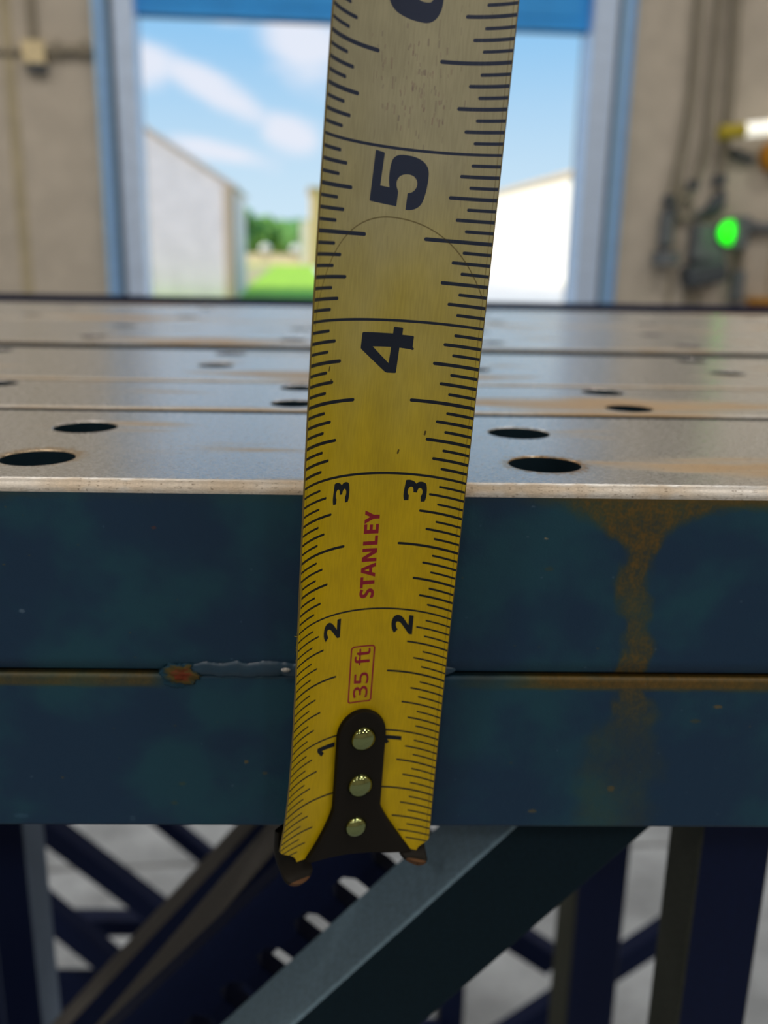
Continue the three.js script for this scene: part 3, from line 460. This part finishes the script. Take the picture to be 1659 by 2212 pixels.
// ------------------------------------------------------------------ on the wall left of the opening
{
  const F = WZ + 0.028;
  const jb = thing('junction_box', 'cream junction box on the beige wall left of the doorway, dark underneath', 'junction box', [-1.643, 2.02, WZ]);
  mesh('cover', boxUV(join([boxMM(-0.064, 0.064, 0, 0.126, 0, 0.06, 0.008), boxMM(-0.07, 0.07, -0.004, 0.13, 0.055, 0.066, 0.004)])), M.boxCream, jb);
  mesh('gland', boxUV(boxMM(-0.045, 0.075, -0.05, 0, 0.008, 0.07, 0.012)), M.dark, jb, 'dark fitting under the box');
  for (const [x, y] of [[-0.05, 0.015], [0.05, 0.112]]) mesh('screw', new THREE.CylinderGeometry(0.006, 0.006, 0.006, 12).rotateX(Math.PI / 2).translate(x, y, 0.067), M.conduit, jb);
  const cond = (name, label, pts, r) => { const o = thing(name, label, 'conduit', [pts[0][0], pts[0][1], WZ]); const q = pts.map(([x, y]) => [x - pts[0][0], y - pts[0][1], r]); mesh('pipe', tube(q, r, 24, 12), M.conduit, o); const a = q[0], b = q[q.length - 1];
    const vert = Math.abs(b[1] - a[1]) > Math.abs(b[0] - a[0]); for (const t of [0.25, 0.8]) mesh('clamp', vert ? box(r * 3.6, 0.02, r * 2.3, 0.003, lerp(a[0], b[0], t), lerp(a[1], b[1], t), r * 1.1) : box(0.02, r * 3.6, r * 2.3, 0.003, lerp(a[0], b[0], t), lerp(a[1], b[1], t), r * 1.1), M.conduit, o); return o; };
  cond('conduit', 'grey conduit running up the wall from the cream junction box', [[-1.645, 2.15], [-1.64, 3.6], [-1.64, 4.95]], 0.026);
  cond('conduit', 'grey conduit running right from the cream junction box to the door frame', [[-1.575, 2.098], [-1.42, 2.104], [-1.28, 2.108]], 0.03);
  cond('conduit', 'thin grey conduit running left from the cream junction box', [[-1.71, 2.086], [-3, 2.06], [-5.4, 2.04]], 0.017);
}
// ------------------------------------------------------------------ things hanging right of the opening
{
  const hose = (label, path, r) => { const pts = path.map(([x, y]) => [x + 0.065, y]); const o = thing('hose', label, 'hose', [pts[0][0], pts[0][1], WZ]); mesh('hose_line', tube(pts.map(([x, y]) => [x - pts[0][0], y - pts[0][1], r + 0.012]), r, 60, 10), M.hose, o); const e = pts[0]; mesh('coupling', new THREE.CylinderGeometry(r * 1.4, r * 1.4, 0.06, 16).translate(0, 0.02, r + 0.012), M.dark, o); return o; };
  hose('grey hose nearest the doorway, ending at the slim hanging tool', [[2.472, 1.28], [2.495, 1.36], [2.528, 1.594], [2.562, 1.966], [2.548, 2.5], [2.55, 3.4], [2.55, 4.9]], 0.03);
  hose('middle grey hose on the wall, hanging to the small loop of hose', [[2.634, 1.38], [2.685, 1.58], [2.692, 1.97], [2.683, 2.52], [2.69, 3.4], [2.69, 4.9]], 0.026);
  hose('grey hose farthest from the doorway, ending at the black spray gun', [[2.814, 1.415], [2.824, 1.56], [2.824, 1.974], [2.797, 2.52], [2.79, 3.4], [2.79, 4.9]], 0.034);
  const tool = thing('grinder', 'slim dark hand grinder hanging from the hose nearest the doorway', 'grinder', [2.533, 0.87, WZ]);
  mesh('body', boxUV(boxMM(-0.052, 0.05, 0.10, 0.355, 0.02, 0.1, 0.035)), M.darkSoft, tool); mesh('head', new THREE.CylinderGeometry(0.085, 0.095, 0.09, 24).translate(0, 0.045, 0.09), M.darkSoft, tool); mesh('collar', new THREE.CylinderGeometry(0.04, 0.05, 0.04, 20).translate(0.01, 0.365, 0.06), M.dark, tool);
  const gun = thing('spray_gun', 'black spray gun hanging tilted from the farthest grey hose', 'spray gun', [2.855, 1.22, WZ + 0.06]);
  const gg = new THREE.SphereGeometry(0.07, 24, 18).scale(0.85, 1.2, 0.7).rotateZ(-0.5).translate(0.01, 0.05, 0); mesh('body', gg, M.dark, gun); mesh('grip', box(0.05, 0.14, 0.05, 0.02).rotateZ(-0.95).translate(-0.075, 0.0, 0), M.dark, gun); mesh('nozzle', new THREE.CylinderGeometry(0.015, 0.024, 0.06, 16).rotateZ(0.5).translate(0.05, 0.13, 0), M.dark, gun);
  const loop = thing('hose_loop', 'small loop of brownish hose hooked on the wall beside the black spray gun', 'hose', [2.655, 1.25, WZ + 0.04]);
  mesh('hose_line', new THREE.TorusGeometry(0.06, 0.02, 12, 30).scale(0.8, 1.25, 1), M.hose, loop); mesh('wall_hook', box(0.016, 0.05, 0.05, 0.004, 0, 0.09, -0.012), M.dark, loop);
  // control box with a lit green lamp
  const cb = thing('control_box', 'dark control box with a glowing green lamp, on the beige wall', 'control box', [2.86, 0.76, WZ]);
  mesh('housing', boxUV(boxMM(-0.15, 0.09, 0.13, 0.385, 0, 0.14, 0.03)), M.darkSoft, cb);
  mesh('lower_cover', boxUV(boxMM(-0.17, 0.12, -0.02, 0.14, 0, 0.17, 0.04).rotateZ(0.22)), M.dark, cb);
  mesh('bezel', new THREE.TorusGeometry(0.09, 0.012, 12, 36).translate(0.083, 0.33, 0.15), M.dark, cb);
  mesh('lamp_shade', boxUV(boxMM(0.1, 0.2, 0.22, 0.44, 0.13, 0.22, 0.02)), M.darkSoft, cb, 'dark cover over half the green lamp');
  mesh('green_lamp', new THREE.SphereGeometry(0.085, 32, 20, 0, Math.PI * 2, 0, Math.PI / 2).rotateX(Math.PI / 2).scale(1, 1, 0.6).translate(0.083, 0.33, 0.145), std({ color: 0x20e020, emissive: 0x2cff18, emissiveIntensity: 1.1, roughness: 0.4 }), cb, 'glowing green indicator lamp');
  const gl = new THREE.PointLight(0x30ff20, 0.02); gl.name = 'green_lamp_light'; gl.position.set(0.04, 0.33, 0.23); gl.castShadow = true; cb.add(gl);
  const bar = thing('pipe_rail', 'dark horizontal pipe leaving the control box to the right', 'pipe', [2.96, 1.128, WZ]);
  mesh('pipe', tube([[0, 0, 0.05], [0.4, 0.002, 0.05], [1.1, 0.004, 0.05]], 0.034, 12, 12), M.darkSoft, bar); for (const x of [0.2, 0.9]) mesh('bracket', box(0.03, 0.1, 0.06, 0.006, x, 0, 0.025), M.dark, bar);
  const up = thing('upright_pipe', 'dark slim upright pipe under the horizontal pipe', 'pipe', [3.09, 0, WZ]);
  mesh('pipe', tube([[0.012, 0, 0.06], [0.006, 0.6, 0.05], [-0.002, 1.09, 0.05]], 0.026, 20, 12), M.hose, up); mesh('valve', boxUV(boxMM(-0.045, 0.04, 0.62, 0.84, 0.02, 0.1, 0.02)), M.darkSoft, up);
  const stand = thing('upright_post', 'grey brown post under the control box', 'post', [2.775, 0, WZ]);
  mesh('post', boxUV(boxMM(-0.05, 0.05, 0.006, 0.68, 0.0, 0.06, 0.006)), M.hose, stand); mesh('foot', boxUV(boxMM(-0.08, 0.08, 0, 0.012, 0, 0.12, 0.004)), M.dark, stand);
  // work light: yellow ended tube
  const wl = thing('work_light', 'tube work light with a yellow end cap, lit white, hanging on the wall', 'work light', [2.79, 1.722, WZ + 0.17]);
  const dir = Math.atan2(0.044, 0.34), rot = (g) => g.rotateZ(dir);
  mesh('end_cap', rot(new THREE.CylinderGeometry(0.05, 0.046, 0.17, 24).rotateZ(Math.PI / 2).translate(0.085, 0, 0)), M.yellow, wl, 'yellow plastic end cap');
  mesh('glowing_tube', rot(new THREE.CylinderGeometry(0.046, 0.046, 0.9, 24).rotateZ(Math.PI / 2).translate(0.62, 0, 0)), std({ color: 0xffffff, emissive: 0xfffbe8, emissiveIntensity: 0.85, roughness: 0.4 }), wl, 'lit white tube');
  mesh('end_cap', rot(new THREE.CylinderGeometry(0.046, 0.05, 0.12, 24).rotateZ(Math.PI / 2).translate(1.12, 0, 0)), M.yellow, wl); mesh('wall_clip', rot(box(0.03, 0.05, 0.19, 0.006, 0.3, 0.02, -0.075)), M.dark, wl);
  const wll = new THREE.RectAreaLight(0xfffbe8, 1.5, 0.86, 0.08); wll.name = 'work_tube_light'; wll.position.set(0.62, 0.08, 0.06); wll.rotation.y = Math.PI; wll.rotation.set(0, Math.PI, 0); wl.add(wll);
  const br = thing('lamp_bracket', 'black bracket arm on the wall under the tube work light', 'bracket', [2.955, 1.615, WZ]);
  mesh('arm', box(0.18, 0.055, 0.05, 0.015).rotateZ(-0.3).translate(0.07, -0.02, 0.03), M.dark, br); mesh('knob', new THREE.SphereGeometry(0.026, 20, 14).translate(0, 0.005, 0.06), M.dark, br);
  const rl = thing('cord_reel', 'orange cord reel on the wall below the tube work light', 'cord reel', [3.26, 1.6, WZ]);
  mesh('drum', new THREE.CylinderGeometry(0.085, 0.085, 0.1, 30).rotateX(Math.PI / 2).translate(0, 0, 0.07), M.orange, rl); for (const z of [0.02, 0.125]) mesh('flange', new THREE.CylinderGeometry(0.105, 0.105, 0.012, 30).rotateX(Math.PI / 2).translate(0, 0, z), M.orange, rl); mesh('hub', new THREE.CylinderGeometry(0.03, 0.03, 0.03, 20).rotateX(Math.PI / 2).translate(0, 0, 0.14), M.dark, rl);
  const bin = thing('storage_bin', 'orange yellow bin standing against the wall at the right edge', 'bin', [3.33, 0, WZ + 0.2]);
  mesh('shell', boxUV(join([boxMM(-0.14, 0.2, 0, 0.64, -0.15, -0.14, 0.004), boxMM(-0.14, 0.2, 0, 0.64, 0.14, 0.15, 0.004), boxMM(-0.15, -0.14, 0, 0.64, -0.15, 0.15, 0.004), boxMM(0.19, 0.2, 0, 0.64, -0.15, 0.15, 0.004), boxMM(-0.14, 0.2, 0, 0.01, -0.15, 0.15, 0.002)])), M.orange, bin); mesh('rim', boxUV(join([boxMM(-0.165, 0.215, 0.625, 0.655, -0.165, -0.135, 0.008), boxMM(-0.165, 0.215, 0.625, 0.655, 0.135, 0.165, 0.008), boxMM(-0.165, -0.135, 0.625, 0.655, -0.165, 0.165, 0.008), boxMM(0.185, 0.215, 0.625, 0.655, -0.165, 0.165, 0.008)])), M.orange, bin);
}

// ------------------------------------------------------------------ outside
const GY = -0.5;
{
  const lawn = struct('lawn', boxUV(boxMM(-160, 160, GY - 0.4, GY, -82, WZ - 0.26, 0.01)), M.grass);
  struct('dry_field', boxUV(boxMM(-400, 400, GY - 0.5, GY - 0.02, -700, -82, 0.01)), M.dryField);
  struct('path_1', boxUV(boxMM(-6.2, -1.9, GY - 0.1, GY + 0.02, -75, -36, 0.01)), M.gravel);
  struct('driveway', boxUV(boxMM(1.1, 12.6, GY - 0.2, GY + 0.03, -75, -26.5, 0.01)), M.apron);
  struct('bounce_yard', boxUV(boxMM(-30, 30, GY - 0.2, GY + 0.035, -26.4, WZ - 0.27, 0.01)), M.apron);  // unseen pale slab, added to bounce neutral light onto the shed
  // pale shed to the left: gable end towards the doorway
  const CXs = -1.79, SZ = -27, EV = 2.515, slope = 0.62, Wd = 9, DP = 6.5;
  const sh = thing('shed', 'pale grey metal shed with sloping gable and tan corner trim, left of the lawn', 'shed', [CXs, GY, SZ]);
  const rib = []; const ribsAt = (x) => { const k = x < -Wd / 2 ? Wd + x : -x; return EV - GY + k * slope; };
  for (let x = -Wd; x < -0.01; x += 0.3) { const x1 = Math.min(0, x + 0.3), s = new THREE.Shape([[x + 0.004, 0], [x1 - 0.004, 0], [x1 - 0.004, ribsAt(x1)], [x + 0.004, ribsAt(x)]].map((q) => new THREE.Vector2(...q))); mesh('siding_panel', boxUV(new THREE.ExtrudeGeometry(s, { depth: 0.04, bevelEnabled: true, bevelSize: 0.012, bevelOffset: -0.012, bevelThickness: 0.012, bevelSegments: 1 }).translate(0, 0, -0.05)), M.siding, sh); }
  mesh('side_wall', boxUV(join([boxMM(-0.06, 0, 0, EV - GY, -DP, -0.05, 0.004), boxMM(-Wd, -Wd + 0.06, 0, EV - GY, -DP, -0.05, 0.004), boxMM(-Wd, 0, 0, EV - GY, -DP, -DP + 0.06, 0.004)])), M.siding, sh);
  mesh('corner_trim', boxUV(join([boxMM(-0.26, 0.03, 0, EV - GY, -0.02, 0.035, 0.006), boxMM(-0.02, 0.03, 0, EV - GY, -0.2, 0.035, 0.006)])), M.trimTan, sh, 'tan corner trim');
  const L = Math.hypot(Wd / 2, Wd / 2 * slope), ang = Math.atan(slope);
  for (const d of [1, -1]) { const g = box(L + 0.15, 0.07, DP + 0.3, 0.01, 0, 0, 0).rotateZ(-d * ang).translate(-Wd / 2 + d * (Wd / 4 + 0.04), EV - GY + Wd / 4 * slope + 0.05, -DP / 2); mesh('roof_panel', boxUV(g), M.roofGrey, sh); mesh('rake_trim', boxUV(box(L + 0.15, 0.14, 0.03, 0.006).rotateZ(-d * ang).translate(-Wd / 2 + d * (Wd / 4 + 0.04), EV - GY + Wd / 4 * slope, 0.03)), M.trimTan, sh); }
  // white barn to the right, its long side in the sun
  const bx = 12.7, bz0 = -34, bz1 = -78, bH = 4.55 - GY;
  const barn = thing('barn', 'long white metal barn in bright sun, right of the driveway', 'barn', [bx, GY, bz0]);
  for (let z = 0; z > bz1 - bz0 + 0.1; z -= 1.0) mesh('siding_panel', boxUV(boxMM(0, 0.06, 0, bH, z - 0.99, z - 0.01, 0.012)), M.sidingWhite, barn);
  mesh('end_wall', boxUV(new THREE.ExtrudeGeometry(new THREE.Shape([[0.02, 0], [14, 0], [14, bH], [7, bH + 1.9], [0.02, bH]].map((q) => new THREE.Vector2(...q))), { depth: 0.1, bevelEnabled: false }).translate(0, 0, -0.1)), M.sidingWhite, barn);
  const rL = Math.hypot(7.3, 1.98); mesh('roof', boxUV(join([box(rL, 0.1, 44.6, 0.02).rotateZ(Math.atan(1.9 / 7)).translate(3.5, bH + 0.98, -22), box(rL, 0.1, 44.6, 0.02).rotateZ(-Math.atan(1.9 / 7)).translate(10.5, bH + 0.98, -22)])), M.roofGrey, barn); mesh('gutter', boxUV(boxMM(-0.22, -0.06, bH - 0.2, bH + 0.02, -44, 0.2, 0.03)), M.trimTan, barn);
  // tan building far behind, mostly behind the blade
  const tb = thing('tan_building', 'tan sunlit building far across the lawn beside the trees', 'building', [1.1, GY, -82]);
  mesh('wall', boxUV(boxMM(0, 9, 0, 6.1, -8, 0, 0.02)), M.tanWall, tb); mesh('roof', boxUV(boxMM(-0.25, 9.25, 6.1, 6.35, -8.3, 0.3, 0.03)), M.trimTan, tb);
  for (const x of [1.6, 4.4, 7.2]) { const w = mesh('window_frame', boxUV(boxMM(x - 0.6, x + 0.6, 2.4, 3.9, -0.02, 0.06, 0.02)), M.white, tb); mesh('pane', boxMM(x - 0.5, x + 0.5, 2.5, 3.8, 0.055, 0.07, 0.004), M.dark, w); }
  mesh('side_bay', boxUV(boxMM(-0.9, 0.02, 0, 3.6, -6, -0.4, 0.02)), M.siding, tb, 'pale bay on the left side');
  // white tanks far out
  for (const [x, z, y, lab] of [[-3.6, -108, 0, 'small white tank far across the lawn, nearer the pale shed'], [-0.25, -110, 0, 'small white tank far across the lawn, beside the tan building']]) { const t = thing('white_tank', lab, 'tank', [x, GY, z], 0, 'white tanks across the lawn'); mesh('vessel', new THREE.CapsuleGeometry(0.42, 0.4, 10, 24).rotateZ(Math.PI / 2).translate(0, 1.25, 0), M.white, t); for (const s of [-0.25, 0.25]) mesh('saddle', boxUV(boxMM(s - 0.08, s + 0.08, 0, 0.92, -0.3, 0.3, 0.02)), M.conduit, t); mesh('dome_cap', new THREE.CylinderGeometry(0.14, 0.16, 0.18, 16).translate(0, 1.7, 0), M.white, t); }
  // trees beyond the field
  const R = rng(404);
  const tree = (x, z, h, w, mat, label) => {
    const t = thing('tree', label, 'tree', [x, GY, z]); const parts = [];
    mesh('trunk', new THREE.CylinderGeometry(0.16, 0.34, h * 0.55, 10).translate(0, h * 0.275, 0), M.bark, t);
    for (let k = 0; k < 46; k++) { const a = R() * Math.PI * 2, q = Math.pow(R(), 0.5), yy = 0.22 + 0.74 * R(), prof = Math.sin(Math.PI * clamp((yy - 0.1) / 0.95)) * 0.9 + 0.12, r = w * (0.16 + 0.12 * R()); const g = new THREE.IcosahedronGeometry(r, 2), p = g.attributes.position, sd = R() * 40; for (let i = 0; i < p.count; i++) { const v = 1 + 0.35 * n3(p.getX(i) / r * 1.7 + sd, p.getY(i) / r * 1.7, p.getZ(i) / r * 1.7); p.setXYZ(i, p.getX(i) * v, p.getY(i) * v * 0.85, p.getZ(i) * v); } g.computeVertexNormals(); g.translate(Math.cos(a) * q * w * 0.5 * prof, yy * h, Math.sin(a) * q * w * 0.5 * prof); parts.push(flat(g)); }
    mesh('foliage', mergeGeometries(parts), mat, t);
  };
  const lab = ['tall dark green tree just right of the pale shed, far beyond the lawn', 'second tree right of the pale shed, lower and lighter green', 'low round green tree in the middle of the far row of trees', 'broad green tree left of the tan building', 'green tree right behind the tan building', 'dark green tree hidden behind the pale shed', 'dark green tree far left behind the pale shed', 'green tree far right behind the white barn'];
  [[-13.2, -206, 8.4, 7.6, 1], [-8.2, -217, 7.2, 7.2, 0], [-4.0, -228, 6.4, 7.2, 0], [0.3, -206, 6.2, 7.2, 1], [6.5, -217, 8, 8, 0], [-21, -217, 9.6, 8, 1], [-30, -206, 9, 8.4, 1], [40, -215, 9, 9, 0]].forEach(([x, z, h, w, d], i) => tree(x, z, h, w, d ? M.leafDark : M.leaf, lab[i]));
  const hedge = []; for (let k = 0; k < 70; k++) { const g = new THREE.IcosahedronGeometry(1.1 + R() * 0.9, 1); g.scale(1.5, 0.9, 1).translate(-34 + k * 0.62, GY + 0.9 + R() * 0.7, -242 + R() * 3); hedge.push(flat(g)); }
  tag(mesh('shrubbery', mergeGeometries(hedge), M.leafDark), 'low dark green shrubbery along the foot of the far trees', 'shrubbery', null, 'stuff');
}

renderer.render(scene, camera);
